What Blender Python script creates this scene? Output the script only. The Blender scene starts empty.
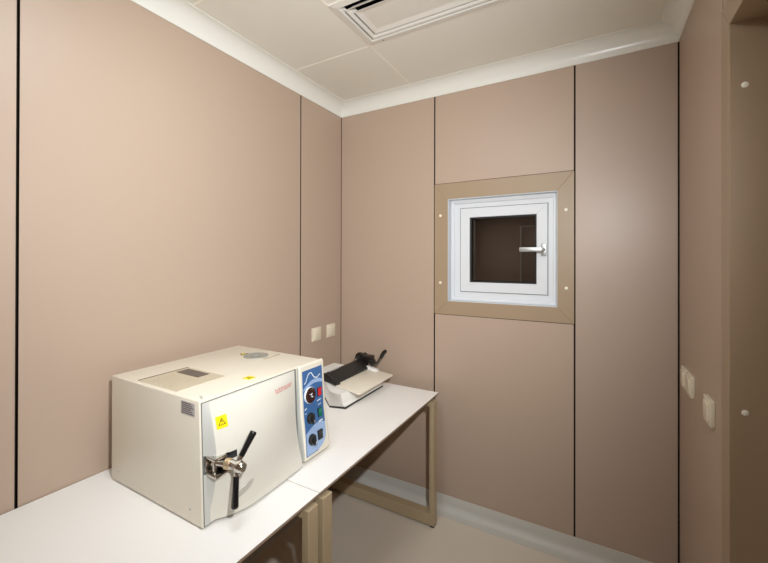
import bpy, bmesh, math
from mathutils import Vector, Matrix

scene = bpy.context.scene
COL = scene.collection
PI = math.pi

# ------------------------------------------------------------------ materials
def lin(c):
    r = []
    for v in c:
        v /= 255.0
        r.append(v / 12.92 if v <= 0.04045 else ((v + 0.055) / 1.055) ** 2.4)
    return (*r, 1.0)

def mat(name, rgb, rough=0.5, metal=0.0, spec=0.5, noise=0.0, nscale=20.0, bump=0.0, bscale=200.0,
        emit=0.0, coat=0.0, trans=0.0, ior=1.5, stretch=None):
    m = bpy.data.materials.new(name)
    m.use_nodes = True
    nt = m.node_tree
    b = nt.nodes['Principled BSDF']
    b.inputs['Base Color'].default_value = lin(rgb)
    b.inputs['Roughness'].default_value = rough
    b.inputs['Metallic'].default_value = metal
    b.inputs['Specular IOR Level'].default_value = spec
    b.inputs['IOR'].default_value = ior
    b.inputs['Coat Weight'].default_value = coat
    b.inputs['Transmission Weight'].default_value = trans
    tc = nt.nodes.new('ShaderNodeTexCoord')
    mp = nt.nodes.new('ShaderNodeMapping')
    nt.links.new(tc.outputs['Object'], mp.inputs['Vector'])
    if stretch:
        mp.inputs['Scale'].default_value = stretch
    if noise > 0:
        n = nt.nodes.new('ShaderNodeTexNoise')
        n.inputs['Scale'].default_value = nscale
        n.inputs['Detail'].default_value = 4
        nt.links.new(mp.outputs['Vector'], n.inputs['Vector'])
        mx = nt.nodes.new('ShaderNodeMix')
        mx.data_type = 'RGBA'
        c = lin(rgb)
        mx.inputs['A'].default_value = (*[max(0, v * (1 - noise)) for v in c[:3]], 1)
        mx.inputs['B'].default_value = (*[min(1, v * (1 + noise)) for v in c[:3]], 1)
        nt.links.new(n.outputs['Fac'], mx.inputs['Factor'])
        nt.links.new(mx.outputs['Result'], b.inputs['Base Color'])
    if bump > 0:
        n2 = nt.nodes.new('ShaderNodeTexNoise')
        n2.inputs['Scale'].default_value = bscale
        n2.inputs['Detail'].default_value = 2
        nt.links.new(mp.outputs['Vector'], n2.inputs['Vector'])
        bp = nt.nodes.new('ShaderNodeBump')
        bp.inputs['Strength'].default_value = bump
        bp.inputs['Distance'].default_value = 0.001
        nt.links.new(n2.outputs['Fac'], bp.inputs['Height'])
        nt.links.new(bp.outputs['Normal'], b.inputs['Normal'])
    if emit > 0:
        b.inputs['Emission Color'].default_value = lin(rgb)
        b.inputs['Emission Strength'].default_value = emit
    return m

PANEL = mat('taupe_wall_panel', (185, 163, 144), rough=0.42, spec=0.5, noise=0.015, nscale=1.2, bump=0.03, bscale=500)
PANEL_SATIN = mat('taupe_satin_panel', (185, 164, 147), rough=0.40, spec=0.5, noise=0.015, nscale=1.2, bump=0.03, bscale=500)
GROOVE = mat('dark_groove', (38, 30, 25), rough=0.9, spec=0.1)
TAN = mat('tan_coated_aluminium', (166, 144, 117), rough=0.38, noise=0.015, nscale=3)
WHITE_ALU = mat('white_window_aluminium', (226, 228, 230), rough=0.32)
REVEAL = mat('pale_grey_reveal', (206, 211, 214), rough=0.35)
GASKET = mat('black_gasket', (20, 19, 18), rough=0.6)
SATIN_STEEL = mat('satin_steel', (190, 190, 188), rough=0.42, metal=0.85)
CHROME = mat('chrome', (215, 212, 206), rough=0.1, metal=1.0)
BRASSY = mat('warm_steel_collar', (205, 180, 145), rough=0.3, metal=0.7)
CEIL = mat('cream_ceiling_panel', (236, 233, 221), rough=0.45, noise=0.01, nscale=2)
JOINT = mat('pale_ceiling_joint', (252, 246, 232), rough=0.5)
COVE = mat('white_cove_trim', (236, 235, 226), rough=0.25, spec=0.5)
VENTW = mat('white_vent_metal', (228, 224, 214), rough=0.4)
DUCT = mat('dark_duct', (58, 55, 56), rough=0.8)
FLOORM = mat('beige_vinyl_floor', (222, 211, 194), rough=0.45, noise=0.05, nscale=260, bump=0.05, bscale=300)
SKIRT = mat('pale_vinyl_skirting', (206, 203, 194), rough=0.45, noise=0.03, nscale=220)
TABLETOP = mat('white_laminate', (246, 243, 238), rough=0.42, noise=0.006, nscale=300)
TABLE_EDGE = mat('brown_panel_edge', (158, 136, 116), rough=0.6)
LEGM = mat('beige_powder_coat', (178, 158, 126), rough=0.42)
BLACKP = mat('black_plastic', (34, 34, 33), rough=0.38)
BLACKG = mat('black_bakelite', (20, 20, 22), rough=0.2, spec=0.6)
CREAM = mat('cream_enamel', (228, 220, 202), rough=0.35, spec=0.5, noise=0.006, nscale=8)
DOORP = mat('off_white_plastic', (221, 217, 204), rough=0.36, spec=0.5, noise=0.006, nscale=8)
SIDE_SHADE = mat('grey_side_shade', (196, 196, 189), rough=0.4)
GAP_SHADE = mat('grey_gap_shade', (112, 114, 112), rough=0.6)
RUBBER = mat('grey_rubber', (60, 60, 58), rough=0.8)
WELL = mat('dark_latch_well', (120, 122, 122), rough=0.35, metal=0.7)
BLUE = mat('blue_faceplate', (62, 106, 158), rough=0.35, noise=0.04, nscale=60)
LBLUE = mat('light_blue_print', (158, 184, 220), rough=0.35)
WPRINT = mat('white_print', (228, 236, 240), rough=0.4)
MAROON = mat('dark_red_dial', (52, 20, 16), rough=0.25, coat=0.4)
RED = mat('red_switch', (222, 36, 44), rough=0.25)
GREEN = mat('green_switch', (12, 118, 92), rough=0.25)
YELLOW = mat('yellow_sticker', (250, 226, 20), rough=0.45)
BROWNINK = mat('brown_ink', (92, 66, 10), rough=0.5)
REDINK = mat('red_ink', (204, 84, 76), rough=0.5)
LABELG = mat('grey_label', (190, 184, 181), rough=0.45)
LABELD = mat('dark_label_print', (112, 106, 104), rough=0.5)
PLATE = mat('beige_instruction_plate', (202, 190, 165), rough=0.4, noise=0.05, nscale=60)
PLATED = mat('dark_brown_block', (98, 84, 66), rough=0.5)
DISC = mat('brushed_grey_disc', (172, 172, 164), rough=0.4, metal=0.4)
OVAL = mat('grey_oval', (186, 182, 170), rough=0.35)
SWITCHM = mat('ivory_switch_plastic', (232, 222, 198), rough=0.3)
CAPM = mat('cream_screw_cap', (246, 240, 222), rough=0.35)
TRAY = mat('ivory_tray', (232, 224, 206), rough=0.4)
SEALW = mat('white_machine_shell', (238, 236, 230), rough=0.38)
BRONZE = mat('dark_bronze_black', (30, 23, 20), rough=0.25, spec=0.6)
DOORLEAF = mat('taupe_door_leaf', (176, 154, 138), rough=0.42)

def glass_mat():
    m = bpy.data.materials.new('dark_tinted_glass')
    m.use_nodes = True
    b = m.node_tree.nodes['Principled BSDF']
    b.inputs['Base Color'].default_value = lin((205, 198, 190))
    b.inputs['Roughness'].default_value = 0.02
    b.inputs['IOR'].default_value = 1.5
    b.inputs['Transmission Weight'].default_value = 1.0
    return m
GLASS = glass_mat()

# ------------------------------------------------------------------ mesh builder (world coordinates)
class MB:
    def __init__(self, *mats):
        self.bm = bmesh.new()
        self.mats = list(mats)
    def mi(self, m):
        if m is None:
            return 0
        if m not in self.mats:
            self.mats.append(m)
        return self.mats.index(m)
    def face(self, pts, m=None):
        vs = [self.bm.verts.new(p) for p in pts]
        f = self.bm.faces.new(vs)
        f.material_index = self.mi(m)
        return f
    def box(self, x0, x1, y0, y1, z0, z1, m=None, bevel=0.0, seg=2, mtx=None):
        t = bmesh.new()
        bmesh.ops.create_cube(t, size=1.0)
        for v in t.verts:
            v.co = Vector(((x0 + x1) / 2 + v.co.x * abs(x1 - x0), (y0 + y1) / 2 + v.co.y * abs(y1 - y0),
                           (z0 + z1) / 2 + v.co.z * abs(z1 - z0)))
        if bevel > 0:
            bmesh.ops.bevel(t, geom=t.edges[:], offset=bevel, segments=seg, affect='EDGES', profile=0.5)
        self.merge(t, m, mtx)
    def merge(self, t, m=None, mtx=None):
        i = self.mi(m)
        vm = {}
        for v in t.verts:
            vm[v] = self.bm.verts.new(mtx @ v.co if mtx else v.co)
        for f in t.faces:
            try:
                nf = self.bm.faces.new([vm[v] for v in f.verts])
                nf.material_index = i
            except ValueError:
                pass
        t.free()
    def prism(self, poly, vec, m=None, bevel=0.0, seg=2):
        """closed polygon (list of 3D points) extruded along vec"""
        t = bmesh.new()
        vec = Vector(vec)
        a = [t.verts.new(Vector(p)) for p in poly]
        b = [t.verts.new(Vector(p) + vec) for p in poly]
        n = len(poly)
        t.faces.new(a)
        t.faces.new(b[::-1])
        for k in range(n):
            t.faces.new([a[k], b[k], b[(k + 1) % n], a[(k + 1) % n]])
        bmesh.ops.recalc_face_normals(t, faces=t.faces[:])
        if bevel > 0:
            bmesh.ops.bevel(t, geom=t.edges[:], offset=bevel, segments=seg, affect='EDGES', profile=0.5)
        self.merge(t, m)
    def cyl(self, p0, p1, r0, r1=None, m=None, n=24, bevel=0.0):
        """tapered cylinder from p0 to p1 with optional rounded rims"""
        r1 = r0 if r1 is None else r1
        p0, p1 = Vector(p0), Vector(p1)
        d = p1 - p0
        L = d.length
        prof = []
        if bevel > 0:
            for k in range(5):
                a = k / 4 * PI / 2
                prof.append((r0 - bevel + bevel * math.sin(a), bevel - bevel * math.cos(a)))
            for k in range(5):
                a = k / 4 * PI / 2
                prof.append((r1 - bevel + bevel * math.cos(a), L - bevel + bevel * math.sin(a)))
        else:
            prof = [(r0, 0), (r1, L)]
        self.lathe(prof, p0, d, m, n)
    def lathe(self, prof, base, axis, m=None, n=24):
        axis = Vector(axis).normalized()
        q = Vector((0, 0, 1)).rotation_difference(axis).to_matrix()
        base = Vector(base)
        i = self.mi(m)
        rings = []
        for r, h in prof:
            rings.append([self.bm.verts.new(base + q @ Vector((r * math.cos(2 * PI * k / n), r * math.sin(2 * PI * k / n), h))) for k in range(n)])
        for a, b in zip(rings, rings[1:]):
            for k in range(n):
                f = self.bm.faces.new([a[k], a[(k + 1) % n], b[(k + 1) % n], b[k]])
                f.material_index = i
        for ring, rev in ((rings[0], True), (rings[-1], False)):
            f = self.bm.faces.new(ring[::-1] if rev else ring)
            f.material_index = i
    def tube(self, pts, r, m=None, n=14):
        """round tube through points; r float or list"""
        i = self.mi(m)
        pts = [Vector(p) for p in pts]
        rs = r if isinstance(r, (list, tuple)) else [r] * len(pts)
        rings = []
        up = Vector((0.13, 0.31, 0.94))
        for k, p in enumerate(pts):
            t = (pts[min(k + 1, len(pts) - 1)] - pts[max(k - 1, 0)]).normalized()
            a = t.cross(up).normalized()
            b = t.cross(a)
            rings.append([self.bm.verts.new(p + (a * math.cos(2 * PI * j / n) + b * math.sin(2 * PI * j / n)) * rs[k]) for j in range(n)])
        for a, b in zip(rings, rings[1:]):
            for k in range(n):
                f = self.bm.faces.new([a[k], a[(k + 1) % n], b[(k + 1) % n], b[k]])
                f.material_index = i
        for ring in (rings[0][::-1], rings[-1]):
            f = self.bm.faces.new(ring)
            f.material_index = i
    def build(self, name, parent=None, origin=None, smooth=35.0, label=None):
        bm = self.bm
        bmesh.ops.recalc_face_normals(bm, faces=bm.faces[:])
        if smooth:
            for f in bm.faces:
                f.smooth = True
            for e in bm.edges:
                if len(e.link_faces) == 2:
                    e.smooth = e.calc_face_angle(0) < math.radians(smooth)
                else:
                    e.smooth = False
        lo = Vector([min(v.co[k] for v in bm.verts) for k in range(3)])
        hi = Vector([max(v.co[k] for v in bm.verts) for k in range(3)])
        if origin is None:
            origin = Vector(((lo.x + hi.x) / 2, (lo.y + hi.y) / 2, lo.z))
        origin = Vector(origin)
        for v in bm.verts:
            v.co -= origin
        me = bpy.data.meshes.new(name)
        bm.to_mesh(me)
        bm.free()
        for m in self.mats:
            me.materials.append(m)
        o = bpy.data.objects.new(name, me)
        COL.objects.link(o)
        o['world_origin'] = list(origin)
        if parent is not None:
            o.parent = parent
            o.location = origin - Vector(parent['world_origin'])
        else:
            o.location = origin
        if label:
            o['label'] = label
        return o

def thing(name, loc, label=None, cat=None, group=None, kind=None):
    o = bpy.data.objects.new(name, None)
    o.empty_display_size = 0.05
    COL.objects.link(o)
    o.location = loc
    o['world_origin'] = list(loc)
    tag(o, label, cat, group, kind)
    return o

def tag(o, label=None, cat=None, group=None, kind=None):
    if label: o['label'] = label
    if cat: o['category'] = cat
    if group: o['group'] = group
    if kind: o['kind'] = kind
    return o

def children(o):
    return [c for c in bpy.data.objects if c.parent == o]

def dup(o, delta, label=None, parent=None):
    c = o.copy()
    COL.objects.link(c)
    if parent is None:
        c.location = Vector(o.location) + Vector(delta)
        if label: c['label'] = label
    else:
        c.parent = parent
    for ch in children(o):
        dup(ch, (0, 0, 0), None, c)
    return c

# ------------------------------------------------------------------ room dimensions (m)
W = 1.957            # room width, left wall X=0, right wall X=W
YF = -3.60           # wall behind the camera
ZW = 2.58            # top of the wall panels / foot of the cove
R = 0.080            # cove radius
ZC = ZW + R          # ceiling
SK = 0.088           # skirting height
G = 0.0042           # half groove
PT = 0.018           # panel thickness

# ---- floor and ceiling
b = MB(FLOORM); b.box(-0.1, W + 0.35, YF - 0.1, 0.35, -0.1, 0.0)
tag(b.build('floor', smooth=0), kind='structure')

ceil = MB(CEIL)
ceil.box(-0.1, W + 0.35, YF - 0.1, 0.35, ZC + 0.32, ZC + 0.36)       # slab above
VX0, VX1, VY0, VY1 = 0.617, 1.500, -0.900, -0.592                     # diffuser opening
ceil.box(-0.1, VX0, YF - 0.1, 0.1, ZC, ZC + 0.02)
ceil.box(VX1, W + 0.35, YF - 0.1, 0.1, ZC, ZC + 0.02)
ceil.box(VX0, VX1, VY1, 0.1, ZC, ZC + 0.02)
ceil.box(VX0, VX1, YF - 0.1, VY0, ZC, ZC + 0.02)
ceil_o = tag(ceil.build('ceiling', smooth=0), kind='structure')
def joint(x0, x1, y0, y1):
    j = MB(JOINT); j.box(x0, x1, y0, y1, ZC - 0.0012, ZC + 0.002)
    j.build('ceiling_joint', ceil_o, smooth=0)
jw = 0.0035
joint(R * .6, W - R * .6, -0.565 - jw, -0.565 + jw)
joint(0.592 - jw, 0.592 + jw, -3.2, -R * .6)
joint(R * .6, 0.588, -1.212 - jw, -1.212 + jw)
joint(0.597, W - R * .6, -0.918 - jw, -0.918 + jw)
joint(0.597, W - R * .6, -1.55 - jw, -1.55 + jw)
joint(R * .6, 0.588, -1.86 - jw, -1.86 + jw)

# ---- walls: dark carrier with taupe panels standing proud
def panel(m, p, parent):
    """flat wall panel; its edges are coloured dark for the shade in the gaps"""
    q = MB(m, GROOVE)
    q.box(*p)
    ext = [abs(p[1] - p[0]), abs(p[3] - p[2]), abs(p[5] - p[4])]
    ax = ext.index(min(ext))
    bmesh.ops.recalc_face_normals(q.bm, faces=q.bm.faces[:])
    q.bm.normal_update()
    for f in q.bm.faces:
        if abs(f.normal[ax]) < 0.5: f.material_index = 1  # edge faces take the gap's shade as colour
    return q.build('wall_panel', parent, smooth=0)
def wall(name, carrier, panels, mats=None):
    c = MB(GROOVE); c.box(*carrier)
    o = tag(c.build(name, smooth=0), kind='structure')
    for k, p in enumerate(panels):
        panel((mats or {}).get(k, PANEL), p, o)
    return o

TOPP = ZW + 0.005
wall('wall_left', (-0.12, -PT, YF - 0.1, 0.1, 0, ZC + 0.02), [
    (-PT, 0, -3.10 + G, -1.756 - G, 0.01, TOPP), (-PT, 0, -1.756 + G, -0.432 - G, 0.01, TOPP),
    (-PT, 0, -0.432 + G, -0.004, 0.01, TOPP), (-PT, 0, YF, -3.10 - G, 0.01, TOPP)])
X1, X2 = 0.7255, 1.5168
# back wall carrier with the opening of the pass window left out
WX0, WX1, WZ0, WZ1 = 0.8145, 1.4340, 1.2930, 1.9240
c = MB(GROOVE)
c.box(-0.12, WX0, PT, 0.12, 0, ZC + 0.02); c.box(WX1, W + 0.35, PT, 0.12, 0, ZC + 0.02)
c.box(WX0, WX1, PT, 0.12, 0, WZ0); c.box(WX0, WX1, PT, 0.12, WZ1, ZC + 0.02)
wb = tag(c.build('wall_back', smooth=0), kind='structure')
CZ0, CZ1 = 1.2100, 2.0220          # casing outer
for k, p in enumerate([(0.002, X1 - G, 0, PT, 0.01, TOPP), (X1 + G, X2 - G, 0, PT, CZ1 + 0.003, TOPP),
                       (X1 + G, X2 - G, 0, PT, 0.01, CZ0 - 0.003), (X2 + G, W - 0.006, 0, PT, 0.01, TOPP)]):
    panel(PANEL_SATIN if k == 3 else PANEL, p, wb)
# right wall with the doorway
DY0, DY1, DZ = -0.780, -1.720, 2.238        # clear opening
c = MB(GROOVE)
c.box(W + PT, W + 0.35, -0.72, 0.12, 0, ZC + 0.02)
c.box(W + PT, W + 0.35, YF - 0.1, DY1 - 0.06, 0, ZC + 0.02)
c.box(W + PT, W + 0.35, DY1 - 0.06, -0.72, DZ + 0.06, ZC + 0.02)
wr = tag(c.build('wall_right', smooth=0), kind='structure')
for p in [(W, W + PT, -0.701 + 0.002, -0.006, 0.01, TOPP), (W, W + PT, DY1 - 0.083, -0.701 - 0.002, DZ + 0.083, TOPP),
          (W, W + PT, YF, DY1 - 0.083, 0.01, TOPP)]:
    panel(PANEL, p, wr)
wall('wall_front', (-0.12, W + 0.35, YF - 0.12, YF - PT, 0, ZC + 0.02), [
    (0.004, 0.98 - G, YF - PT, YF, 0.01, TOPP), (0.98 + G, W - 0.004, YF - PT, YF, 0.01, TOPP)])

# ---- doorway
d = thing('door_1', (W + 0.17, (DY0 + DY1) / 2, 0), kind='structure')
def mitred_frame(x0, x1, ya, yb, za, zb, w, m, mbs=None):
    pass
cas = MB(TAN)
cw = 0.079
xf = W - 0.004
for poly in ([(xf, DY0, 0.0), (xf, DY0 + cw, 0.0), (xf, DY0 + cw, DZ + cw), (xf, DY0, DZ)],
             [(xf, DY1, 0.0), (xf, DY1, DZ), (xf, DY1 - cw, DZ + cw), (xf, DY1 - cw, 0.0)],
             [(xf, DY0, DZ), (xf, DY0 + cw, DZ + cw), (xf, DY1 - cw, DZ + cw), (xf, DY1, DZ)]):
    cas.prism(poly, (PT + 0.004, 0, 0), bevel=0.001, seg=1)
cas.build('door_casing', d, smooth=0)
jam = MB(TAN)
jam.box(xf + 0.001, W + 0.30, DY0 - 0.0012, DY0 + 0.02, 0, DZ + 0.02)
jam.box(xf + 0.001, W + 0.30, DY1 - 0.02, DY1 + 0.0012, 0, DZ + 0.02)
jam.box(xf + 0.001, W + 0.30, DY1, DY0, DZ - 0.0012, DZ + 0.02)
jam.build('door_jamb', d, smooth=0)
for z in (2.0526, 1.1132):
    cap = MB(CAPM); cap.lathe([(0.0085, 0), (0.0085, 0.0012), (0.006, 0.0026), (0.0, 0.003)][:3], (1.987, DY0 - 0.0012, z), (0, -1, 0), n=20)
    cap.build('screw_cap', d)
lf = MB(DOORLEAF); lf.box(W + 0.17, W + 0.21, DY1 + 0.004, DY0 - 0.004, 0.006, DZ - 0.004, bevel=0.002)
leaf = lf.build('door_leaf', d, smooth=0)
hn = MB(SATIN_STEEL)
hn.cyl((W + 0.17, DY1 + 0.08, 1.03), (W + 0.16, DY1 + 0.08, 1.03), 0.025, bevel=0.003)
hn.tube([(W + 0.165, DY1 + 0.08, 1.03), (W + 0.115, DY1 + 0.08, 1.03), (W + 0.11, DY1 + 0.10, 1.03), (W + 0.11, DY1 + 0.20, 1.03)], 0.009)
hn.build('door_handle', leaf)

# ---- skirting (coved vinyl) and cornice (quarter cove)
def skirt_profile():
    pr = [(0.0, SK), (0.003, SK), (0.004, SK - 0.004)]
    rr = 0.04
    for k in range(7):
        a = k / 6 * PI / 2
        pr.append((0.004 + rr - rr * math.cos(a), 0.0025 + rr - rr * math.sin(a)))
    pr += [(0.075, 0.0015), (0.075, 0.0), (0.0, 0.0)]
    return pr
def sweep(name, m, prof, A, B, nrm, mitA=0.0, mitB=0.0, smooth=40):
    """profile (distance from wall, height) between wall points A and B; mit = how the ends mitre"""
    q = MB(m)
    A, B, nrm = Vector(A), Vector(B), Vector(nrm)
    t = (B - A).normalized()
    va, vb = [], []
    for dd, h in prof:
        va.append(q.bm.verts.new(A + nrm * dd + t * (mitA * dd) + Vector((0, 0, h))))
        vb.append(q.bm.verts.new(B + nrm * dd - t * (mitB * dd) + Vector((0, 0, h))))
    n = len(prof)
    for k in range(n):
        q.bm.faces.new([va[k], va[(k + 1) % n], vb[(k + 1) % n], vb[k]])
    q.bm.faces.new(va[::-1]); q.bm.faces.new(vb)
    return tag(q.build(name, smooth=smooth), kind='structure')
sp = skirt_profile()
sweep('baseboard_left', SKIRT, sp, (0, YF, 0), (0, 0, 0), (1, 0, 0), 1, 1)
sweep('baseboard_back', SKIRT, sp, (0, 0, 0), (W, 0, 0), (0, -1, 0), 1, 1)
sweep('baseboard_right', SKIRT, sp, (W, 0, 0), (W, DY0 + cw, 0), (-1, 0, 0), 1, 0)
sweep('baseboard_front', SKIRT, sp, (W, YF, 0), (0, YF, 0), (0, 1, 0), 1, 1)
def cove_profile():
    pr = [(0.0, ZW), (0.005, ZW), (0.006, ZW + 0.004)]
    for k in range(1, 13):
        a = k / 12 * PI / 2
        pr.append((0.006 + (R - 0.006) * (1 - math.cos(a)), ZW + 0.004 + (R - 0.006) * math.sin(a)))
    pr += [(R, ZC + 0.004), (0.0, ZC + 0.004)]
    return pr
cp = cove_profile()
sweep('trim_1', COVE, cp, (0, YF, 0), (0, 0, 0), (1, 0, 0), 1, 1, 30)
sweep('trim_2', COVE, cp, (0, 0, 0), (W, 0, 0), (0, -1, 0), 1, 1, 30)
sweep('trim_3', COVE, cp, (W, 0, 0), (W, YF, 0), (-1, 0, 0), 1, 1, 30)
sweep('trim_4', COVE, cp, (W, YF, 0), (0, YF, 0), (0, 1, 0), 1, 1, 30)

# ---- pass window in the back wall
win = thing('window_1', ((WX0 + WX1) / 2, 0, CZ0), kind='structure')
casw = MB(TAN)
ox0, ox1 = X1 + 0.002, X2 - 0.002
for poly in ([(ox0, -0.006, CZ0), (ox0, -0.006, CZ1), (WX0, -0.006, WZ1), (WX0, -0.006, WZ0)],
             [(ox1, -0.006, CZ0), (WX1, -0.006, WZ0), (WX1, -0.006, WZ1), (ox1, -0.006, CZ1)],
             [(ox0, -0.006, CZ1), (ox1, -0.006, CZ1), (WX1, -0.006, WZ1), (WX0, -0.006, WZ1)],
             [(ox0, -0.006, CZ0), (WX0, -0.006, WZ0), (WX1, -0.006, WZ0), (ox1, -0.006, CZ0)]):
    casw.prism(poly, (0, PT + 0.006, 0), bevel=0.0016, seg=1)
casw.build('window_casing', win, smooth=0)
for x, z in ((0.767, 1.8244), (0.767, 1.4059), (1.4755, 1.8172), (1.4775, 1.3988)):
    cap = MB(CAPM); cap.lathe([(0.0085, 0), (0.0085, 0.0012), (0.006, 0.0026)], (x, -0.006, z), (0, -1, 0), n=20)
    cap.build('screw_cap', win)
def ring(q, x0, x1, z0, z1, w, y0, y1, m=None, bevel=0.0):
    """rectangular frame in the XZ plane, mitred, thickness y0..y1"""
    for poly in ([(x0, y0, z0), (x0, y0, z1), (x0 + w, y0, z1 - w), (x0 + w, y0, z0 + w)],
                 [(x1, y0, z0), (x1 - w, y0, z0 + w), (x1 - w, y0, z1 - w), (x1, y0, z1)],
                 [(x0, y0, z1), (x1, y0, z1), (x1 - w, y0, z1 - w), (x0 + w, y0, z1 - w)],
                 [(x0, y0, z0), (x0 + w, y0, z0 + w), (x1 - w, y0, z0 + w), (x1, y0, z0)]):
        q.prism(poly, (0, y1 - y0, 0), m, bevel=bevel, seg=1)
rv = MB(REVEAL)
ring(rv, WX0, WX1, WZ0, WZ1, 0.004, -0.004, 0.12)
rv.build('window_reveal', win, smooth=0)
fr = MB(WHITE_ALU)
FD = 0.058                                   # depth of frame face
ring(fr, WX0 + 0.004, WX1 - 0.004, WZ0 + 0.004, WZ1 - 0.004, 0.070, FD, FD + 0.06)
ring(fr, WX0 + 0.004, WX1 - 0.004, WZ0 + 0.004, WZ1 - 0.004, 0.022, FD - 0.012, FD, bevel=0.002)
fr.build('window_frame', win, smooth=0)
SX0, SX1, SZ0, SZ1 = 0.8784, 1.3794, 1.3532, 1.8670
sd = MB(WHITE_ALU)
SD = 0.050
ring(sd, SX0, SX1, SZ0, SZ1, 0.0575, SD, SD + 0.045, bevel=0.0015)
sash = sd.build('window_sash', win, smooth=0)
gk = MB(GASKET)
ring(gk, SX0 - 0.0028, SX1 + 0.0028, SZ0 - 0.0028, SZ1 + 0.0028, 0.004, SD + 0.004, SD + 0.012)
ring(gk, SX0 + 0.0565, SX1 - 0.0565, SZ0 + 0.0565, SZ1 - 0.0565, 0.011, SD + 0.012, SD + 0.05)
gk.build('window_gasket', sash, smooth=0)
gl = MB(GLASS)
gl.box(SX0 + 0.058, SX1 - 0.058, SD + 0.016, SD + 0.021, SZ0 + 0.058, SZ1 - 0.058)
gl.build('glass_pane', sash, smooth=0)
# pass-through box behind the glass: dark-lined cabinet
hb = MB(mat('dark_hatch_lining', (150, 131, 118), rough=0.4))
hx0, hx1, hz0, hz1 = WX0 + 0.03, WX1 - 0.03, WZ0 + 0.03, WZ1 - 0.03
hy0, hy1 = 0.105, 0.33
hb.box(hx0 - .01, hx0, hy0, hy1, hz0, hz1); hb.box(hx1, hx1 + .01, hy0, hy1, hz0, hz1)
hb.box(hx0 - .01, hx1 + .01, hy0, hy1, hz0 - .01, hz0); hb.box(hx0 - .01, hx1 + .01, hy0, hy1, hz1, hz1 + .01)
hb.box(hx0 - .01, hx1 + .01, hy1, hy1 + .01, hz0 - .01, hz1 + .01)
hb.build('hatch_lining', win, smooth=0)
# bright inner bar of the second sash seen through the pane
ib = MB(SATIN_STEEL)
ib.box(1.195, 1.203, 0.27, 0.276, 1.36, 1.76)
ib.box(1.195, 1.36, 0.27, 0.276, 1.757, 1.763)
ib.box(0.935, 0.95, 0.12, 0.135, 1.36, 1.84)
ib.build('inner_rail', win, smooth=0)
wh = MB(SATIN_STEEL)
hz = 1.6070
wh.box(1.347, 1.374, SD - 0.011, SD, 1.571, 1.643, bevel=0.004)
wh.tube([(1.3605, SD - 0.006, hz), (1.3605, SD - 0.036, hz), (1.357, SD - 0.043, hz), (1.348, SD - 0.046, hz)], [0.0095, 0.0095, 0.0095, 0.009], n=16)
wh.box(1.236, 1.357, SD - 0.054, SD - 0.042, hz - 0.0135, hz + 0.0135, bevel=0.005)
wh.build('window_handle', sash)

# ------------------------------------------------------------------ ceiling diffuser
v = thing('ceiling_vent', ((VX0 + VX1) / 2, (VY0 + VY1) / 2, ZC),
          'white louvred air diffuser in the ceiling at the top edge', 'air vent')
def hring(q, inset0, inset1, z0, z1, th=0.0015, m=None):
    """sloping rectangular louvre: outer edge inset0 at height z0, inner edge inset1 at z1"""
    a = [(VX0 + inset0, VY0 + inset0), (VX1 - inset0, VY0 + inset0), (VX1 - inset0, VY1 - inset0), (VX0 + inset0, VY1 - inset0)]
    c_ = [(VX0 + inset1, VY0 + inset1), (VX1 - inset1, VY0 + inset1), (VX1 - inset1, VY1 - inset1), (VX0 + inset1, VY1 - inset1)]
    for k in range(4):
        j = (k + 1) % 4
        p = [Vector((*a[k], z0)), Vector((*a[j], z0)), Vector((*c_[j], z1)), Vector((*c_[k], z1))]
        q.prism(p, (0, 0, th), m)
q = MB(VENTW)
hring(q, -0.022, 0.010, ZC - 0.004, ZC - 0.008, 0.004)
hring(q, 0.010, 0.022, ZC - 0.008, ZC + 0.012, 0.002)
fo = q.build('vent_frame', v, smooth=0)
s = MB(DUCT); s.cyl((0.683, VY1 + 0.008, ZC - 0.0045), (0.683, VY1 + 0.008, ZC - 0.0075), 0.003, n=12)
s.build('vent_screw', fo)
for i0, i1 in ((0.031, 0.049),):
    q = MB(VENTW)
    hring(q, i0, i0 + 0.008, ZC - 0.010, ZC - 0.008)
    hring(q, i0 + 0.008, i1 + 0.008, ZC - 0.008, ZC + 0.016)
    q.build('vent_louvre', v, smooth=0)
q = MB(VENTW)
q.box(VX0 + 0.088, VX1 - 0.088, VY0 + 0.088, VY1 - 0.088, ZC - 0.004, ZC - 0.001, bevel=0.001)
hring(q, 0.061, 0.090, ZC - 0.010, ZC - 0.003)
q.build('vent_core', v, smooth=0)
q = MB(DUCT)
q.box(VX0 - 0.005, VX0, VY0, VY1, ZC + 0.0005, ZC + 0.25); q.box(VX1, VX1 + 0.005, VY0, VY1, ZC + 0.0005, ZC + 0.25)
q.box(VX0, VX1, VY0 - 0.005, VY0, ZC + 0.0005, ZC + 0.25); q.box(VX0, VX1, VY1, VY1 + 0.005, ZC + 0.0005, ZC + 0.25)
q.box(VX0 - 0.005, VX1 + 0.005, VY0 - 0.005, VY1 + 0.005, ZC + 0.25, ZC + 0.255)
q.build('duct_box', v, smooth=0)

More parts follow.
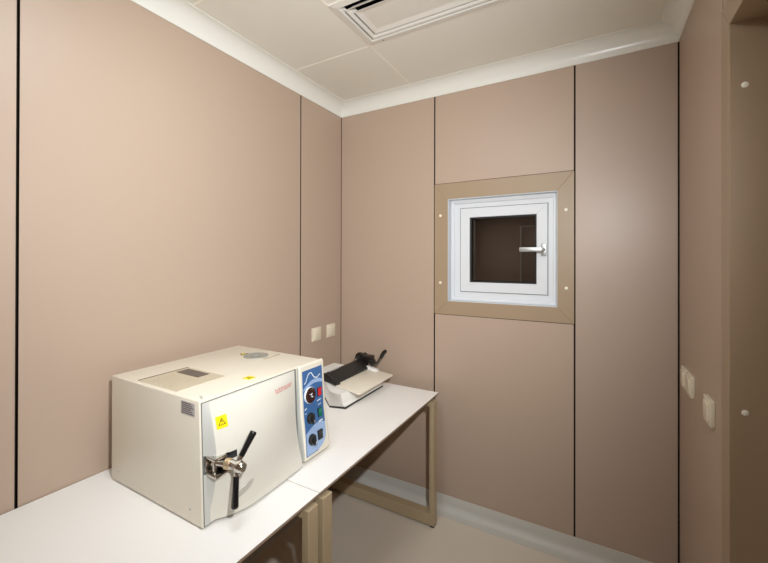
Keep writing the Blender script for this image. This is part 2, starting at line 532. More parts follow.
# ------------------------------------------------------------------ wall switches
def switch_left():
    y0, y1, z0, z1 = -0.3265, -0.2365, 1.011, 1.099
    t = thing('light_switch', (0, (y0 + y1) / 2, (z0 + z1) / 2), 'square ivory switch plate on left wall, the one nearer the white steriliser',
              'switch', 'switch plates by the back left corner')
    p = MB(SWITCHM); p.box(0, 0.009, y0, y1, z0, z1, bevel=0.0025); p.build('switch_plate', t)
    p = MB(SWITCHM); p.box(0.006, 0.0125, y0 + 0.016, y1 - 0.016, z0 + 0.016, z1 - 0.016, bevel=0.002); p.build('switch_rocker', t)
    return t
sl = switch_left()
dup(sl, (0, 0.1555, 0), 'square ivory switch plate on left wall, closest to the back corner')
def switch_right():
    y0, y1, z0, z1 = -0.613, -0.525, 0.996, 1.082
    t = thing('wall_socket', (W, (y0 + y1) / 2, (z0 + z1) / 2), 'ivory switch plate standing alone on right wall beside the doorway casing',
              'switch', 'switch plates on the right wall')
    p = MB(SWITCHM); p.box(W - 0.014, W, y0, y1, z0, z1, bevel=0.0025); p.build('switch_plate', t)
    p = MB(SWITCHM); p.box(W - 0.0185, W - 0.010, y0 + 0.014, y1 - 0.014, z0 + 0.014, z1 - 0.014, bevel=0.002); p.build('switch_rocker', t)
    return t
sr = switch_right()
sr.name = 'light_switch'
dup(sr, (0, 0.292, 0.002), 'ivory switch plate on right wall, nearer the doorway of the close pair')
dup(sr, (0, 0.397, 0.002), 'ivory switch plate on right wall tucked against the back corner')

# ------------------------------------------------------------------ tables
ZT = 0.752
TH = 0.010
def table(y0, y1, label, legs):
    """white top on two welded box-section end loops"""
    t = thing('table', (0.40, (y0 + y1) / 2, 0), label, 'table', 'white topped work tables along the left wall')
    p = MB(TABLETOP, TABLE_EDGE)
    p.box(0.004, 0.793, y0, y1, ZT - TH, ZT, bevel=0.0006, seg=1)
    p.bm.normal_update(); bmesh.ops.recalc_face_normals(p.bm, faces=p.bm.faces[:])
    for f in p.bm.faces:
        if f.normal.z < 0.5: f.material_index = 1              # dark core of the laminate
    p.build('tabletop', t, smooth=0)
    lz = ZT - TH - 0.014
    for ye in legs:
        f = MB(LEGM)
        f.box(0.020, 0.050, ye, ye + 0.05, 0.012, lz, bevel=0.0015, seg=1)
        fl = f.build('leg', t, smooth=0)
        f = MB(BLACKP); f.cyl((0.035, ye + 0.025, 0.0), (0.035, ye + 0.025, 0.013), 0.012, n=16); f.build('foot_pad', fl)
        f = MB(LEGM)
        f.box(0.775, 0.803, ye, ye + 0.05, 0.012, lz, bevel=0.0015, seg=1)
        fl = f.build('leg', t, smooth=0)
        f = MB(BLACKP); f.box(0.777, 0.801, ye + 0.004, ye + 0.046, 0.0, 0.012, bevel=0.002); f.build('foot_pad', fl)
        f = MB(LEGM); f.box(0.050, 0.775, ye, ye + 0.05, 0.012, 0.080, bevel=0.0015, seg=1); f.build('bottom_rail', t, smooth=0)
        f = MB(LEGM); f.box(0.050, 0.775, ye, ye + 0.05, lz - 0.03, lz, bevel=0.0015, seg=1); f.build('top_rail', t, smooth=0)
        for x in (0.10, 0.42, 0.70):
            f = MB(LEGM)
            f.cyl((x, ye + 0.025, lz - 0.002), (x, ye + 0.025, ZT - TH + 0.001), 0.012, n=16)
            f.build('spacer', t)
    f = MB(LEGM); f.box(0.13, 0.16, y0 + 0.064, y1 - 0.064, lz - 0.03, lz, bevel=0.0015, seg=1); f.build('long_rail', t, smooth=0)
    return t
table(-1.2120, -0.1000, 'white topped table on beige steel loops under the sealing machine, at the back', (-1.205, -0.200))
table(-2.3400, -1.2140, 'white topped table on beige steel loops in front, at the lower left edge', (-2.326, -1.281))

# ------------------------------------------------------------------ steam steriliser
AX0, AX1, AY0, AY1, AZ0, AZ1 = 0.090, 0.597, -1.526, -0.972, 0.757, 1.128
ac = thing('steriliser', (0.35, -1.25, ZT), 'cream tabletop steam steriliser with blue control panel and black star handle', 'steriliser')
p = MB(CREAM)
p.prism([(AX0, AY0, AZ0), (AX0, AY0, AZ1), (0.594, AY0, AZ1), (0.611, AY0, AZ0)], (0, AY1 - AY0, 0), bevel=0.004, seg=3)
body = p.build('housing', ac)
for x in (0.15, 0.55):
    for y in (AY0 + 0.06, AY1 - 0.06):
        p = MB(RUBBER); p.cyl((x, y, ZT), (x, y, AZ0 + 0.002), 0.018, 0.020, n=20); p.build('foot', ac)
# things on the housing
def decal_box(q, x0, x1, y0, y1, z0, z1, m=None):
    q.box(x0, x1, y0, y1, z0, z1, m)
p = MB(PLATE, PLATED)
zt = AZ1
p.box(0.236, 0.455, -1.510, -1.328, zt - .0005, zt + 0.0012, PLATE)
p.box(0.234, 0.238, -1.510, -1.328, zt, zt + 0.0022, PLATED)
for k in range(13):
    p.box(0.400 - 0.0105 * k, 0.403 - 0.0105 * k, -1.500 + 0.004 * (k % 3), -1.400 - 0.012 * (k % 2), zt + 0.001, zt + 0.0015, mat('faint_print_%d' % k, (186, 174, 148), rough=0.5) if k == 0 else p.mats[2])
p.build('instruction_plate', body, smooth=0)
p = MB(PLATED, LABELD)
p.box(0.258, 0.384, -1.389, -1.341, zt + .001, zt + 0.0022, PLATED)
for k in range(6):
    p.box(0.266 + k * 0.02, 0.274 + k * 0.02, -1.385, -1.345, zt + .002, zt + 0.0026, LABELD)
p.build('symbol_block', body, smooth=0, label='dark brown block of symbols')
p = MB(DISC, RUBBER)
p.lathe([(0.052, 0), (0.052, 0.003), (0.047, 0.0045), (0.044, 0.003)], (0.325, -1.074, zt), (0, 0, 1), DISC, n=40)
p.lathe([(0.012, 0.003), (0.012, 0.006), (0.009, 0.0075)], (0.325, -1.074, zt), (0, 0, 1), DISC, n=24)
p.build('filler_cap', body, label='round grey metal filler cap')
p = MB(mat('tan_print', (176, 160, 128), rough=0.5)); p.box(0.392, 0.400, -1.095, -1.005, zt - .0004, zt + .0010)
p.build('printed_strip', body, smooth=0)
def tri_sticker(name, parent, P, u, vv, n_, w, h, square=True):
    """yellow warning sticker: P centre, u/vv in-plane unit vectors, n_ outward normal"""
    P, u, vv, n_ = Vector(P), Vector(u).normalized(), Vector(vv).normalized(), Vector(n_).normalized()
    q = MB(YELLOW, BROWNINK)
    e = 0.0006
    def pt(a, c_, hh): return P + u * a * w / 2 + vv * c_ * h / 2 + n_ * hh
    q.prism([pt(-1, -1, -e), pt(1, -1, -e), pt(1, 1, -e), pt(-1, 1, -e)], n_ * (2 * e), YELLOW)
    T = [(-0.68, -0.5), (0.68, -0.5), (0.0, 0.66)]
    cx = sum(t[0] for t in T) / 3; cy = sum(t[1] for t in T) / 3
    I = [(cx + (a - cx) * 0.72, cy + (c_ - cy) * 0.72) for a, c_ in T]
    for k in range(3):
        j = (k + 1) % 3
        q.prism([pt(*T[k], e), pt(*T[j], e), pt(*I[j], e), pt(*I[k], e)], n_ * 0.0004, BROWNINK)
    q.prism([pt(-0.06, -0.1, e), pt(0.06, -0.1, e), pt(0.08, 0.25, e), pt(-0.08, 0.25, e)], n_ * 0.0004, BROWNINK)
    q.prism([pt(-0.06, -0.28, e), pt(0.06, -0.28, e), pt(0.06, -0.18, e), pt(-0.06, -0.18, e)], n_ * 0.0004, BROWNINK)
    return q.build(name, parent, smooth=0)
tri_sticker('warning_sticker', body, (0.543, -1.298, zt), (0, 1, 0), (-1, 0, 0), (0, 0, 1), 0.034, 0.036)
p = MB(BROWNINK, YELLOW)
p.prism([(0.262, -1.100, zt), (0.262, -1.060, zt), (0.232, -1.080, zt)], (0, 0, 0.0012), BROWNINK)
p.prism([(0.257, -1.092, zt + .001), (0.257, -1.068, zt + .001), (0.240, -1.080, zt + .001)], (0, 0, 0.0008), YELLOW)
p.build('warning_triangle', body, smooth=0)
p = MB(LABELG, LABELD)
ys = AY0
p.box(0.506, 0.575, ys - 0.0008, ys + .0005, 1.077, 1.117, LABELG)
for k in range(6):
    p.box(0.511, 0.569 - 0.006 * (k % 3), ys - 0.0013, ys - 0.0006, 1.081 + k * 0.006, 1.0842 + k * 0.006, LABELD)
p.build('rating_label', body, smooth=0, label='grey rating label')
for x, z in ((0.1414, 0.797), (0.5533, 0.797)):
    p = MB(SATIN_STEEL); p.lathe([(0.0042, 0), (0.004, 0.0012), (0.002, 0.002)], (x, ys, z), (0, -1, 0), n=14); p.build('housing_screw', body)
for x, y in ((0.575, -1.505), (0.560, -1.497)):
    p = MB(SATIN_STEEL); p.lathe([(0.0042, 0), (0.004, 0.0010), (0.002, 0.0016)], (x, y, zt), (0, 0, 1), n=14); p.build('housing_screw', body)

# door: pillowed moulding as a height field over (y, z)
def lerp_tab(tab, x):
    if x <= tab[0][0]: return tab[0][1]
    for (a, va), (c_, vc) in zip(tab, tab[1:]):
        if x <= c_:
            t = (x - a) / (c_ - a)
            return va + (vc - va) * t
    return tab[-1][1]
TL = [(.768, .004), (.80, .014), (.84, .027), (.897, .039), (.94, .043), (.986, .041), (1.02, .033), (1.055, .024), (1.102, .012), (1.119, .003)]
TM = [(.768, .057), (.80, .062), (.84, .066), (.90, .066), (.95, .061), (1.0, .052), (1.05, .037), (1.09, .023), (1.112, .010), (1.119, .003)]
TR_ = [(.768, .046), (.80, .036), (.85, .023), (.90, .015), (.95, .010), (1.05, .006), (1.10, .004), (1.119, .002)]
def smooth_tab(tab, z):
    return sum(lerp_tab(tab, z + d_) for d_ in (-.016, -.008, 0, .008, .016)) / 5
YA, YM, YB = -1.500, -1.370, -1.130
def bulge(y, z):
    l, m_, r_ = smooth_tab(TL, z), smooth_tab(TM, z), smooth_tab(TR_, z)
    if y < YA:
        t = (y - (-1.519)) / (YA + 1.519)
        return 0.001 + (l - 0.001) * max(0.0, min(1.0, t))
    if y < YM:
        return m_ + (l - m_) * ((YM - y) / (YM - YA)) ** 2
    return m_ + (r_ - m_) * ((y - YM) / (YB - YM)) ** 2
DX = 0.597
def in_notch(y, z):
    return (y < -1.464 and 0.911 < z < 0.965) or (y < -1.438 and 0.943 < z < 0.963 and z - 0.943 > (-1.490 - y) * 0.1)
def base_x(z): return 0.594 + 0.017 * (1.128 - z) / 0.371
def door_x(y, z):
    return max(base_x(z) + 0.0025 + 0.002 * max(0, y + 1.519) / 0.02 * (y < YA), DX + bulge(y, z))
ys_ = [-1.519, -1.513, -1.507, -1.500, -1.496]
y = -1.492
while y < -1.1305:
    ys_.append(y); y += 0.008
ys_ += [-1.4645, -1.4635, -1.4385, -1.4375, -1.130]
ys_ = sorted(set(round(v_, 4) for v_ in ys_))
zs_ = [0.762 + 0.0065 * k for k in range(57) if 0.762 + 0.0065 * k < 1.117] + [1.119, 0.9105, 0.9115, 0.9645, 0.9655, 0.9425, 0.9435, 0.9625, 0.9635]
zs_ = sorted(set(round(v_, 4) for v_ in zs_))
p = MB(DOORP, WELL)
gridv = []
for yy in ys_:
    col_ = []
    for zz in zs_:
        x = DX + 0.008 if in_notch(yy, zz) else door_x(yy, zz)
        col_.append(p.bm.verts.new((x, yy, zz)))
    gridv.append(col_)
for i in range(len(ys_) - 1):
    for j in range(len(zs_) - 1):
        f = p.bm.faces.new([gridv[i][j], gridv[i + 1][j], gridv[i + 1][j + 1], gridv[i][j + 1]])
        cy, cz = (ys_[i] + ys_[i + 1]) / 2, (zs_[j] + zs_[j + 1]) / 2
        if in_notch(cy, cz) or any(in_notch(a.co.y, a.co.z) for a in f.verts):
            f.material_index = 1
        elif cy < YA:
            f.material_index = p.mi(SIDE_SHADE)      # flank of the moulding, its shade put into a greyer colour
bnd = [gridv[i][0] for i in range(len(ys_))] + [gridv[-1][j] for j in range(1, len(zs_))] \
    + [gridv[i][-1] for i in range(len(ys_) - 2, -1, -1)] + [gridv[0][j] for j in range(len(zs_) - 2, 0, -1)]
back = [p.bm.verts.new((base_x(v_.co.z) - 0.003, v_.co.y, v_.co.z)) for v_ in bnd]
n = len(bnd)
for k in range(n):
    p.bm.faces.new([bnd[k], bnd[(k + 1) % n], back[(k + 1) % n], back[k]])
p.bm.faces.new(back)
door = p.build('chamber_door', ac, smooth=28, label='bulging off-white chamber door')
p = MB(GAP_SHADE)  # dark strip painted in for the shade of the door gap
p.prism([(base_x(0.760) - 0.002, -1.5208, 0.760), (base_x(1.1215) - 0.002, -1.5208, 1.1215), (base_x(1.1215) - 0.002, -1.118, 1.1215), (base_x(0.760) - 0.002, -1.118, 0.760)], (0.0042, 0, 0))
p.build('door_gap_shade', ac, smooth=0, label='grey strip painted as the gap shade round the door')
# brand lettering
cu = bpy.data.curves.new('lettering_curve', 'FONT')
cu.body = 'tuttnauer'
cu.size = 0.030
cu.offset = 0.0
cu.space_character = 1.08
tmp = bpy.data.objects.new('tmp_text', cu)
COL.objects.link(tmp)
bpy.context.view_layer.update()
me = bpy.data.meshes.new_from_object(tmp.evaluated_get(bpy.context.evaluated_depsgraph_get()))
bpy.data.objects.remove(tmp)
t = bmesh.new(); t.from_mesh(me)
bmesh.ops.subdivide_edges(t, edges=[e for e in t.edges if e.calc_length() > 0.004], cuts=1)
x_lo = min(v_.co.x for v_ in t.verts); x_hi = max(v_.co.x for v_ in t.verts)
sc = 0.096 / (x_hi - x_lo)
for v_ in t.verts:
    yy = -1.2480 + (v_.co.x - x_lo) * sc
    zz = 1.0680 + v_.co.y
    v_.co = Vector((door_x(yy, zz) + 0.0009, yy, zz))
p = MB(REDINK); p.merge(t); p.build('lettering', door, smooth=0, label='red lettering')
bpy.data.meshes.remove(me)
# warning sticker on the door
sy, sz = -1.4725, 1.0555
u = Vector((door_x(sy + .012, sz) - door_x(sy - .012, sz), .024, 0)); w_ = Vector((door_x(sy, sz + .014) - door_x(sy, sz - .014), 0, .028))
nn = u.cross(w_).normalized()
tri_sticker('warning_sticker', door, Vector((door_x(sy, sz), sy, sz)) + nn * 0.0008, u, w_, nn, 0.036, 0.037)
# thin grey oval laid low on the door
p = MB(OVAL)
cy, cz = -1.4110, 0.8305
ang = math.radians(33)
N = 36
rim, rim2 = [], []
ctr = []
for k in range(N):
    a = 2 * PI * k / N
    for lst, s_, off in ((rim, 1.0, 0.0004), (rim2, 0.9, 0.0016)):
        ya = 0.034 * s_ * math.cos(a); za = 0.0115 * s_ * math.sin(a)
        yy = cy + ya * math.cos(ang) - za * math.sin(ang); zz = cz + ya * math.sin(ang) + za * math.cos(ang)
        lst.append(p.bm.verts.new((door_x(yy, zz) + off, yy, zz)))
for k in range(N):
    p.bm.faces.new([rim[k], rim[(k + 1) % N], rim2[(k + 1) % N], rim2[k]])
cv = p.bm.verts.new((door_x(cy, cz) + 0.0016, cy, cz))
for k in range(N):
    p.bm.faces.new([rim2[k], rim2[(k + 1) % N], cv])
p.build('oval_patch', door, label='faint grey oval')
# latch: fork, swing bolt, hub and two grips
p = MB(CHROME, WELL)
p.box(0.602, 0.652, -1.515, -1.474, 0.957, 0.966, CHROME, bevel=0.003)
p.box(0.602, 0.656, -1.515, -1.474, 0.908, 0.917, CHROME, bevel=0.003)
p.box(0.602, 0.608, -1.515, -1.474, 0.910, 0.963, CHROME, bevel=0.001)
p.cyl((0.630, -1.500, 0.904), (0.630, -1.500, 0.968), 0.006, m=CHROME, n=18, bevel=0.0015)
p.build('latch_fork', door, label='chrome latch fork')
p = MB(CHROME, BRASSY)
p.cyl((0.616, -1.496, 0.943), (0.655, -1.478, 0.9395), 0.0125, 0.0125, CHROME, n=24, bevel=0.003)
p.cyl((0.652, -1.480, 0.9397), (0.668, -1.472, 0.9385), 0.0165, 0.0165, BRASSY, n=24, bevel=0.0015)
p.build('swing_bolt', door, label='chrome swing bolt')
hubp0, hubp1 = Vector((0.664, -1.474, 0.9388)), Vector((0.716, -1.466, 0.9370))
p = MB(CHROME)
ax = (hubp1 - hubp0); L = ax.length
p.lathe([(0.0135, 0), (0.0145, 0.003), (0.0135, 0.010), (0.0135, 0.024), (0.0165, 0.030), (0.0175, 0.040), (0.0165, 0.048), (0.013, L)], hubp0, ax, n=32)
g1a, g1b = Vector((0.690, -1.465, 0.945)), Vector((0.7000, -1.4145, 1.0210))
g2a, g2b = Vector((0.690, -1.4700, 0.930)), Vector((0.7000, -1.4840, 0.8230))
p.cyl(g1a, g1a + (g1b - g1a) * 0.22, 0.0075, 0.0075, n=20)
p.cyl(g2a, g2a + (g2b - g2a) * 0.20, 0.0075, 0.0075, n=20)
hub = p.build('handle_hub', ac, label='chrome handle hub')
for a, c_ in ((g1a + (g1b - g1a) * 0.20, g1b), (g2a + (g2b - g2a) * 0.18, g2b)):
    p = MB(BLACKG)
    d_ = c_ - a; L = d_.length
    p.lathe([(0.0074, 0), (0.0084, 0.002), (0.0092, L * 0.5), (0.0108, L - 0.006), (0.0105, L - 0.003), (0.0085, L - 0.0006), (0.004, L)], a, d_, n=28)
    p.build('grip', hub, label='black tapered grip')

# control panel
PY0, PY1 = -1.1160, -0.9650
def pan_x(z):
    return lerp_tab([(0.768, 0.643), (0.785, 0.6480), (0.935, 0.6255), (1.12, 0.6115), (1.130, 0.609)], z)
prof = [(0.595, 1.131), (0.606, 1.131), (0.611, 1.126), (0.6125, 1.118)]
for z in (1.05, 0.985, 0.935, 0.88, 0.83, 0.798):
    prof.append((pan_x(z), z))
prof += [(0.646, 0.775), (0.640, 0.767), (0.629, 0.7630), (0.595, 0.7620)]
p = MB(CREAM)
p.prism([(x, PY0, z) for x, z in prof], (0, PY1 - PY0, 0), bevel=0.0)
p.bm.normal_update()
bmesh.ops.recalc_face_normals(p.bm, faces=p.bm.faces[:])
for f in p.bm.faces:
    if f.normal.y < -0.9: f.material_index = p.mi(SIDE_SHADE)  # left side greyed, shade put into its colour
cpan = p.build('control_panel', ac, smooth=30)
# round the right-hand edge of the bezel
bv = cpan.modifiers.new('edge_round', 'BEVEL'); bv.width = 0.011; bv.segments = 3; bv.limit_method = 'ANGLE'; bv.angle_limit = math.radians(60)
def on_panel(y, z, e=0.0): return Vector((pan_x(z) + e, y, z))
def panel_patch(q, poly_rows, e0, e1, m):
    """rows: (z, yL, yR) from top to bottom, a thin skin following the panel"""
    top = [[q.bm.verts.new(on_panel(yl + (yr - yl) * k / 6, z, e1)) for k in range(7)] for z, yl, yr in poly_rows]
    i = q.mi(m)
    for a, c_ in zip(top, top[1:]):
        for k in range(6):
            f = q.bm.faces.new([a[k], a[k + 1], c_[k + 1], c_[k]]); f.material_index = i
    ringv = top[0] + [r_[-1] for r_ in top[1:]] + top[-1][-2::-1] + [r_[0] for r_ in top[-2:0:-1]]
    low = [q.bm.verts.new((v_.co.x - (e1 - e0), v_.co.y, v_.co.z)) for v_ in ringv]
    nn_ = len(ringv)
    for k in range(nn_):
        f = q.bm.faces.new([ringv[k], ringv[(k + 1) % nn_], low[(k + 1) % nn_], low[k]]); f.material_index = i
fp = MB(BLUE, LBLUE, WPRINT)
def yl_(z): return lerp_tab([(0.785, -1.112), (0.84, -1.107), (0.90, -1.1035), (1.12, -1.1015)], z)
def yr_(z): return lerp_tab([(0.785, -1.050), (0.80, -1.012), (0.82, -0.992), (0.86, -0.985), (1.12, -0.9815)], z)
rows = [(z, yl_(z), yr_(z)) for z in (1.108, 1.07, 1.03, 0.985, 0.935, 0.90, 0.87, 0.84, 0.82, 0.80, 0.787)]
panel_patch(fp, rows, -0.001, 0.0012, BLUE)
def arch(z0, z1, h):
    """light-blue arched field between z0 and arch top"""
    up_, dn_ = [], []
    N_ = 16
    i = fp.mi(LBLUE)
    for k in range(N_ + 1):
        s_ = k / N_
        top = z1 + h * math.sin(PI * min(1, s_ * 0.75 + 0.05))
        bot = z0(s_) if callable(z0) else z0
        up_.append(fp.bm.verts.new(on_panel(yl_(top) + .002 + (yr_(top) - yl_(top) - .003) * s_, top, 0.0018)))
        dn_.append(fp.bm.verts.new(on_panel(yl_(bot) + .002 + (yr_(bot) - yl_(bot) - .003) * s_, bot, 0.0018)))
    for k in range(N_):
        f = fp.bm.faces.new([up_[k], up_[k + 1], dn_[k + 1], dn_[k]]); f.material_index = i
arch(lambda s_: 1.026 + 0.022 * math.sin(PI * min(1, s_ * 0.75 + 0.05)), 1.034, 0.030)
# lower field in strips so that it follows the panel
for a_, c_ in ((0.790, 0.80), (0.80, 0.82), (0.82, 0.84), (0.84, 0.862)):
    i = fp.mi(LBLUE)
    f = fp.bm.faces.new([fp.bm.verts.new(on_panel(yl_(a_) + .002, a_, .0018)), fp.bm.verts.new(on_panel(yr_(a_) - .002, a_, .0018)),
                         fp.bm.verts.new(on_panel(yr_(c_) - .002, c_, .0018)), fp.bm.verts.new(on_panel(yl_(c_) + .002, c_, .0018))]); f.material_index = i
arch(0.862, 0.864, 0.026)
def ribbon(pts, w):
    i = fp.mi(WPRINT)
    for (ya, za), (yb, zb) in zip(pts, pts[1:]):
        dv = Vector((yb - ya, zb - za)); nrm = Vector((-dv.y, dv.x)).normalized() * w / 2
        f = fp.bm.faces.new([fp.bm.verts.new(on_panel(ya + s1 * nrm.x, za + s1 * nrm.y, .0024)) if k == 0 else fp.bm.verts.new(on_panel(yb + s1 * nrm.x, zb + s1 * nrm.y, .0024))
                             for k, s1 in ((0, 1), (0, -1), (1, -1), (1, 1))]); f.material_index = i
ribbon([(-1.095, 1.058), (-1.086, 1.063), (-1.076, 1.079), (-1.068, 1.090), (-1.058, 1.094), (-1.050, 1.093), (-1.043, 1.083), (-1.036, 1.073), (-1.026, 1.068), (-1.014, 1.066), (-1.006, 1.073), (-0.996, 1.074)], 0.0042)
ribbon([(-1.100, 0.960), (-1.088, 0.963)], 0.005); ribbon([(-1.024, 0.972), (-1.000, 0.975)], 0.004)
ribbon([(-1.100, 0.944), (-1.090, 0.944)], 0.003); ribbon([(-1.025, 0.890), (-1.000, 0.892)], 0.006); ribbon([(-1.02, 0.955), (-1.00, 0.957)], 0.003)
plate = fp.build('faceplate', cpan, smooth=20, label='blue printed faceplate')
def pan_axis(z):
    dz = 0.01
    tv = Vector((pan_x(z + dz) - pan_x(z - dz), 0, 2 * dz)).normalized()
    return Vector((tv.z, 0, -tv.x))
gy, gz = -1.0660, 1.0085
p = MB(MAROON, WPRINT, CHROME)
A = pan_axis(gz); P0 = on_panel(gy, gz, 0.001)
p.lathe([(0.0320, 0), (0.0320, 0.005), (0.0300, 0.007), (0.0278, 0.0065)], P0, A, WPRINT, n=40)
p.lathe([(0.0300, 0.0064), (0.0300, 0.0076)], P0, A, MAROON, n=40)
tv = Vector((0, 1, 0)); uv = A.cross(tv)
def dl(a, r_): return P0 + A * 0.0078 + (tv * math.cos(a) - uv * -math.sin(a)) * r_
p.prism([dl(2.6, 0.013), dl(-0.5, 0.004), dl(0.6, 0.012), dl(1.6, 0.0045)], A * 0.0012, WPRINT)
p.prism([dl(-0.4, 0.014), dl(-0.9, 0.014), dl(-2.2, 0.006)], A * 0.0012, WPRINT)
for k in range(9):
    a = -0.6 + k * 0.55
    p.prism([dl(a - .04, 0.0215), dl(a + .04, 0.0215), dl(a + .04, 0.0255), dl(a - .04, 0.0255)], A * 0.0006, CHROME)
p.build('pressure_gauge', cpan, label='dark red dial gauge with white rim')
def rocker(yc, zc, w, h, m, name, label, halves=1):
    q = MB(BLACKP, m)
    A = pan_axis(zc); P = on_panel(yc, zc, 0.0015); U = A.cross(Vector((0, 1, 0))) * -1
    rot = Matrix((Vector((A.x, 0, U.x)), Vector((0, 1, 0)), Vector((A.z, 0, U.z))))
    mt = Matrix.Translation(P) @ rot.to_4x4()
    q.box(-0.001, 0.003, -w / 2 - .002, w / 2 + .002, -h / 2 - .002, h / 2 + .002, BLACKP, bevel=0.001, mtx=mt)
    for k in range(halves):
        ww = w / halves
        y0 = -w / 2 + k * ww
        t_ = bmesh.new()
        pts = [(0.003, -h / 2), (0.009, -h / 2 + .001), (0.0045, 0), (0.0035, h / 2), (0.002, h / 2), (0.002, -h / 2)]
        va = [t_.verts.new((x, y0 + .001, z)) for x, z in pts]; vb = [t_.verts.new((x, y0 + ww - .001, z)) for x, z in pts]
        t_.faces.new(va); t_.faces.new(vb[::-1])
        for j in range(len(pts)):
            t_.faces.new([va[j], vb[j], vb[(j + 1) % len(pts)], va[(j + 1) % len(pts)]])
        q.merge(t_, m, mt)
    return q.build(name, cpan, smooth=0, label=label)
rocker(-1.0080, 1.0055, 0.021, 0.031, RED, 'rocker_switch', 'red lit rocker switch')
rocker(-1.0120, 0.9240, 0.021, 0.031, GREEN, 'rocker_switch', 'green lit rocker switch')
rocker(-1.0245, 0.8405, 0.026, 0.034, BLACKP, 'rocker_switch', 'black double rocker switch', 2)
for yc, zc in ((-1.0690, 0.9195), (-1.0735, 0.8390)):
    q = MB(BLACKP, WPRINT)
    A = pan_axis(zc); P = on_panel(yc, zc, 0.0012)
    q.lathe([(0.0215, 0), (0.0215, 0.003), (0.0165, 0.005), (0.0155, 0.010), (0.0145, 0.012)], P, A, BLACKP, n=32)
    U = A.cross(Vector((0, 1, 0))); S = Vector((0, 1, 0))
    q.prism([P + A * .010 + S * -.005 + U * -.0185, P + A * .010 + S * .005 + U * -.0185, P + A * .010 + S * .005 + U * .0185, P + A * .010 + S * -.005 + U * .0185], A * 0.011, BLACKP, bevel=0.0015)
    q.prism([P + A * .0211 + S * -.001 + U * -.016, P + A * .0211 + S * .001 + U * -.016, P + A * .0211 + S * .001 + U * -.006, P + A * .0211 + S * -.001 + U * -.006], A * 0.0004, WPRINT)
    q.build('selector_knob', cpan, label='black selector knob')

# ------------------------------------------------------------------ sealing machine
sm = thing('sealing_machine', (0.30, -0.38, ZT), 'white sealing machine with sloping ivory tray, black bar and crank, behind the steriliser', 'sealing machine')
def yl_end(x): return -0.585 - (0.4555 - x) * 0.243 if x > 0.3655 else -0.607 + (0.366 - x) * 0.85      # the left end runs off at an angle
p = MB(BLACKP)
p.prism([(0.105, yl_end(0.105), ZT), (0.366, yl_end(0.366), ZT), (0.4555, -0.585, ZT), (0.453, -0.176, ZT), (0.105, -0.176, ZT)], (0, 0, 0.009), bevel=0.001, seg=1)
p.build('base_plate', sm, smooth=0)
p = MB(SEALW)
def angled_shell(prof, y_end):
    t = bmesh.new()
    va = [t.verts.new((x, yl_end(x) + 0.004, z)) for x, z in prof]
    vb = [t.verts.new((x, y_end, z)) for x, z in prof]
    t.faces.new(va); t.faces.new(vb[::-1])
    for k in range(len(prof)):
        t.faces.new([va[k], vb[k], vb[(k + 1) % len(prof)], va[(k + 1) % len(prof)]])
    bmesh.ops.recalc_face_normals(t, faces=t.faces[:])
    bmesh.ops.bevel(t, geom=t.edges[:], offset=0.002, segments=2, affect='EDGES')
    p.merge(t)
angled_shell([(0.240, 0.7605), (0.366, 0.7605), (0.4515, 0.7605), (0.4515, 0.766), (0.442, 0.772), (0.428, 0.826), (0.366, 0.8345), (0.345, 0.8375), (0.240, 0.866)], -0.180)
p.build('shell', sm)
p = MB(SEALW)
angled_shell([(0.110, 0.7605), (0.239, 0.7605), (0.239, 0.876), (0.130, 0.876), (0.112, 0.862)], -0.255)
p.build('rear_cover', sm)
p = MB(SEALW)
p.prism([(x, -0.185, z) for x, z in [(0.29, 0.84), (0.415, 0.838), (0.405, 0.852), (0.325, 0.868), (0.29, 0.868)]], (0, 0.03, 0), bevel=0.002)
p.build('end_block', sm)
# tray: sloping plate with clipped front corners
p = MB(TRAY)
tp = [(0.343, -0.528), (0.500, -0.528), (0.509, -0.518), (0.505, -0.145), (0.490, -0.135), (0.395, -0.150), (0.343, -0.150)]
def trz(x): return 0.8475 - (x - 0.343) * 0.140
p.prism([(x, y, trz(x)) for x, y in tp], (0, 0, -0.007), bevel=0.0015)
p.build('tray', sm, smooth=30)
# black bar
p = MB(BLACKP)
prof = [(0.266, 0.868), (0.264, 0.896), (0.273, 0.903), (0.290, 0.899), (0.303, 0.887), (0.322, 0.877), (0.344, 0.858), (0.345, 0.848), (0.300, 0.862)]
p.prism([(x, -0.522, z) for x, z in prof], (0, 0.375, 0), bevel=0.0015)
p.prism([(x, -0.535, z) for x, z in [(0.264, 0.858), (0.264, 0.901), (0.285, 0.902), (0.310, 0.890), (0.336, 0.872), (0.358, 0.853), (0.352, 0.844), (0.320, 0.852)]], (0, 0.014, 0), bevel=0.001)
p.prism([(x, -0.522, z) for x, z in [(0.330, 0.874), (0.342, 0.870), (0.362, 0.849), (0.350, 0.843)]], (0, 0.022, 0), bevel=0.001)
bar = p.build('sealing_bar', sm, label='black sealing bar')
p = MB(LABELG, LABELD)
p.box(0.2685, 0.2800, -0.500, -0.400, 0.9012, 0.9038, LABELG)
p.build('bar_label', bar, smooth=0)
p = MB(BRONZE, BLACKP)
kc = Vector((0.272, -0.170, 0.906))
p.lathe([(0.026, 0.0), (0.030, -0.004), (0.0345, -0.003), (0.0365, 0.004), (0.0365, 0.014), (0.033, 0.020), (0.026, 0.022), (0.026, 0.060), (0.020, 0.066), (0.010, 0.066)], kc, (0.10, 1, 0.0), BRONZE, n=40)
p.lathe([(0.015, -0.012), (0.013, 0.004), (0.012, 0.01)], kc, (0.10, 1, 0), BLACKP, n=24)
p.box(0.295, 0.352, -0.160, -0.105, 0.876, 0.924, BRONZE, bevel=0.008)
p.box(0.345, 0.372, -0.165, -0.125, 0.862, 0.902, BLACKP, bevel=0.005)
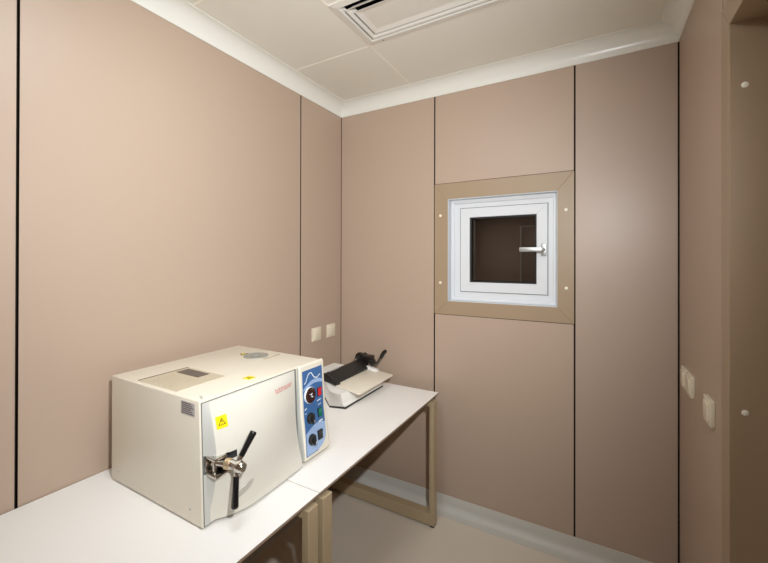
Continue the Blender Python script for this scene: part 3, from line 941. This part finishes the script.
p.build('bar_wheel', sm, label='black end wheel')
p = MB(mat('dark_polished_steel', (120, 116, 110), rough=0.18, metal=1.0))
lv = [(0.345, -0.150, 0.880), (0.372, -0.150, 0.872), (0.397, -0.150, 0.886), (0.415, -0.150, 0.910), (0.429, -0.150, 0.938)]
p.tube(lv, [0.009, 0.0095, 0.0095, 0.009, 0.008])
lev = p.build('crank', sm, label='polished steel crank lever')
p = MB(BLACKG)
p.tube([(0.421, -0.150, 0.921), (0.430, -0.150, 0.940), (0.444, -0.150, 0.960), (0.456, -0.150, 0.970), (0.461, -0.150, 0.973)], [0.0095, 0.012, 0.0135, 0.012, 0.006])
p.build('grip', lev, label='black grip')

# ------------------------------------------------------------------ lights: camera flash, added ceiling fill lamp
def look(o, d):
    o.rotation_euler = Vector(d).to_track_quat('-Z', 'Y').to_euler()
CAM = Vector((1.6166, -2.2243, 1.55))
yaw, pitch, roll = 0.514888, 0.002963, 0.002035
fl = bpy.data.lights.new('camera_flash', 'SPOT')
fl.energy = 105
fl.color = (0.97, 1.0, 1.03)
fl.shadow_soft_size = 0.022
fl.spot_size = math.radians(114)
fl.spot_blend = 1.0
flo = bpy.data.objects.new('camera_flash', fl); COL.objects.link(flo)
flo.location = (1.800, -2.100, 1.920)
look(flo, (-math.sin(yaw + math.radians(15)), math.cos(yaw + math.radians(15)), -0.10))
# lamp box added above the view, sides glow to fill the ceiling
lp = thing('fill_light', (0.95, -1.75, ZC), kind='structure')
lp.name = 'fill_lamp'
q = MB(VENTW); 
for a in ((0.65, 1.25, -2.05, -2.03), (0.65, 1.25, -1.47, -1.45), (0.65, 0.67, -2.03, -1.47), (1.23, 1.25, -2.03, -1.47)):
    q.box(*a, ZC - 0.012, ZC + 0.001)
q.build('fill_lamp_frame', lp, smooth=0)
lampm = mat('fill_lamp_diffuser', (240, 248, 255), rough=0.5, emit=8.0)
q = MB(lampm); q.box(0.672, 1.228, -2.028, -1.472, ZC - 0.060, ZC - 0.0125, bevel=0.004); q.build('fill_lamp_diffuser', lp, smooth=0)

w = bpy.data.worlds.new('room_world'); scene.world = w
w.use_nodes = True
w.node_tree.nodes['Background'].inputs['Color'].default_value = (0.5, 0.48, 0.45, 1)
w.node_tree.nodes['Background'].inputs['Strength'].default_value = 0.02

# ------------------------------------------------------------------ camera
fw = Vector((-math.sin(yaw) * math.cos(pitch), math.cos(yaw) * math.cos(pitch), math.sin(pitch)))
rt = Vector((math.cos(yaw), math.sin(yaw), 0)); up = rt.cross(fw)
r2 = rt * math.cos(roll) + up * math.sin(roll); u2 = -rt * math.sin(roll) + up * math.cos(roll)
cd = bpy.data.cameras.new('camera'); co = bpy.data.objects.new('camera', cd); COL.objects.link(co)
M = Matrix((r2, u2, -fw)).transposed().to_4x4(); M.translation = CAM
co.matrix_world = M
cd.sensor_fit = 'HORIZONTAL'; cd.sensor_width = 36.0
cd.lens = 375.307 / 768 * 36.0
cd.shift_y = -23.206 / 768
cd.clip_start = 0.01
scene.camera = co

for o in bpy.data.objects:
    if 'world_origin' in o: del o['world_origin']

scene.view_settings.view_transform = 'Standard'
scene.view_settings.look = 'None'
scene.view_settings.gamma = 1.0
scene.view_settings.exposure = 0.55
scene.view_settings.use_curve_mapping = False
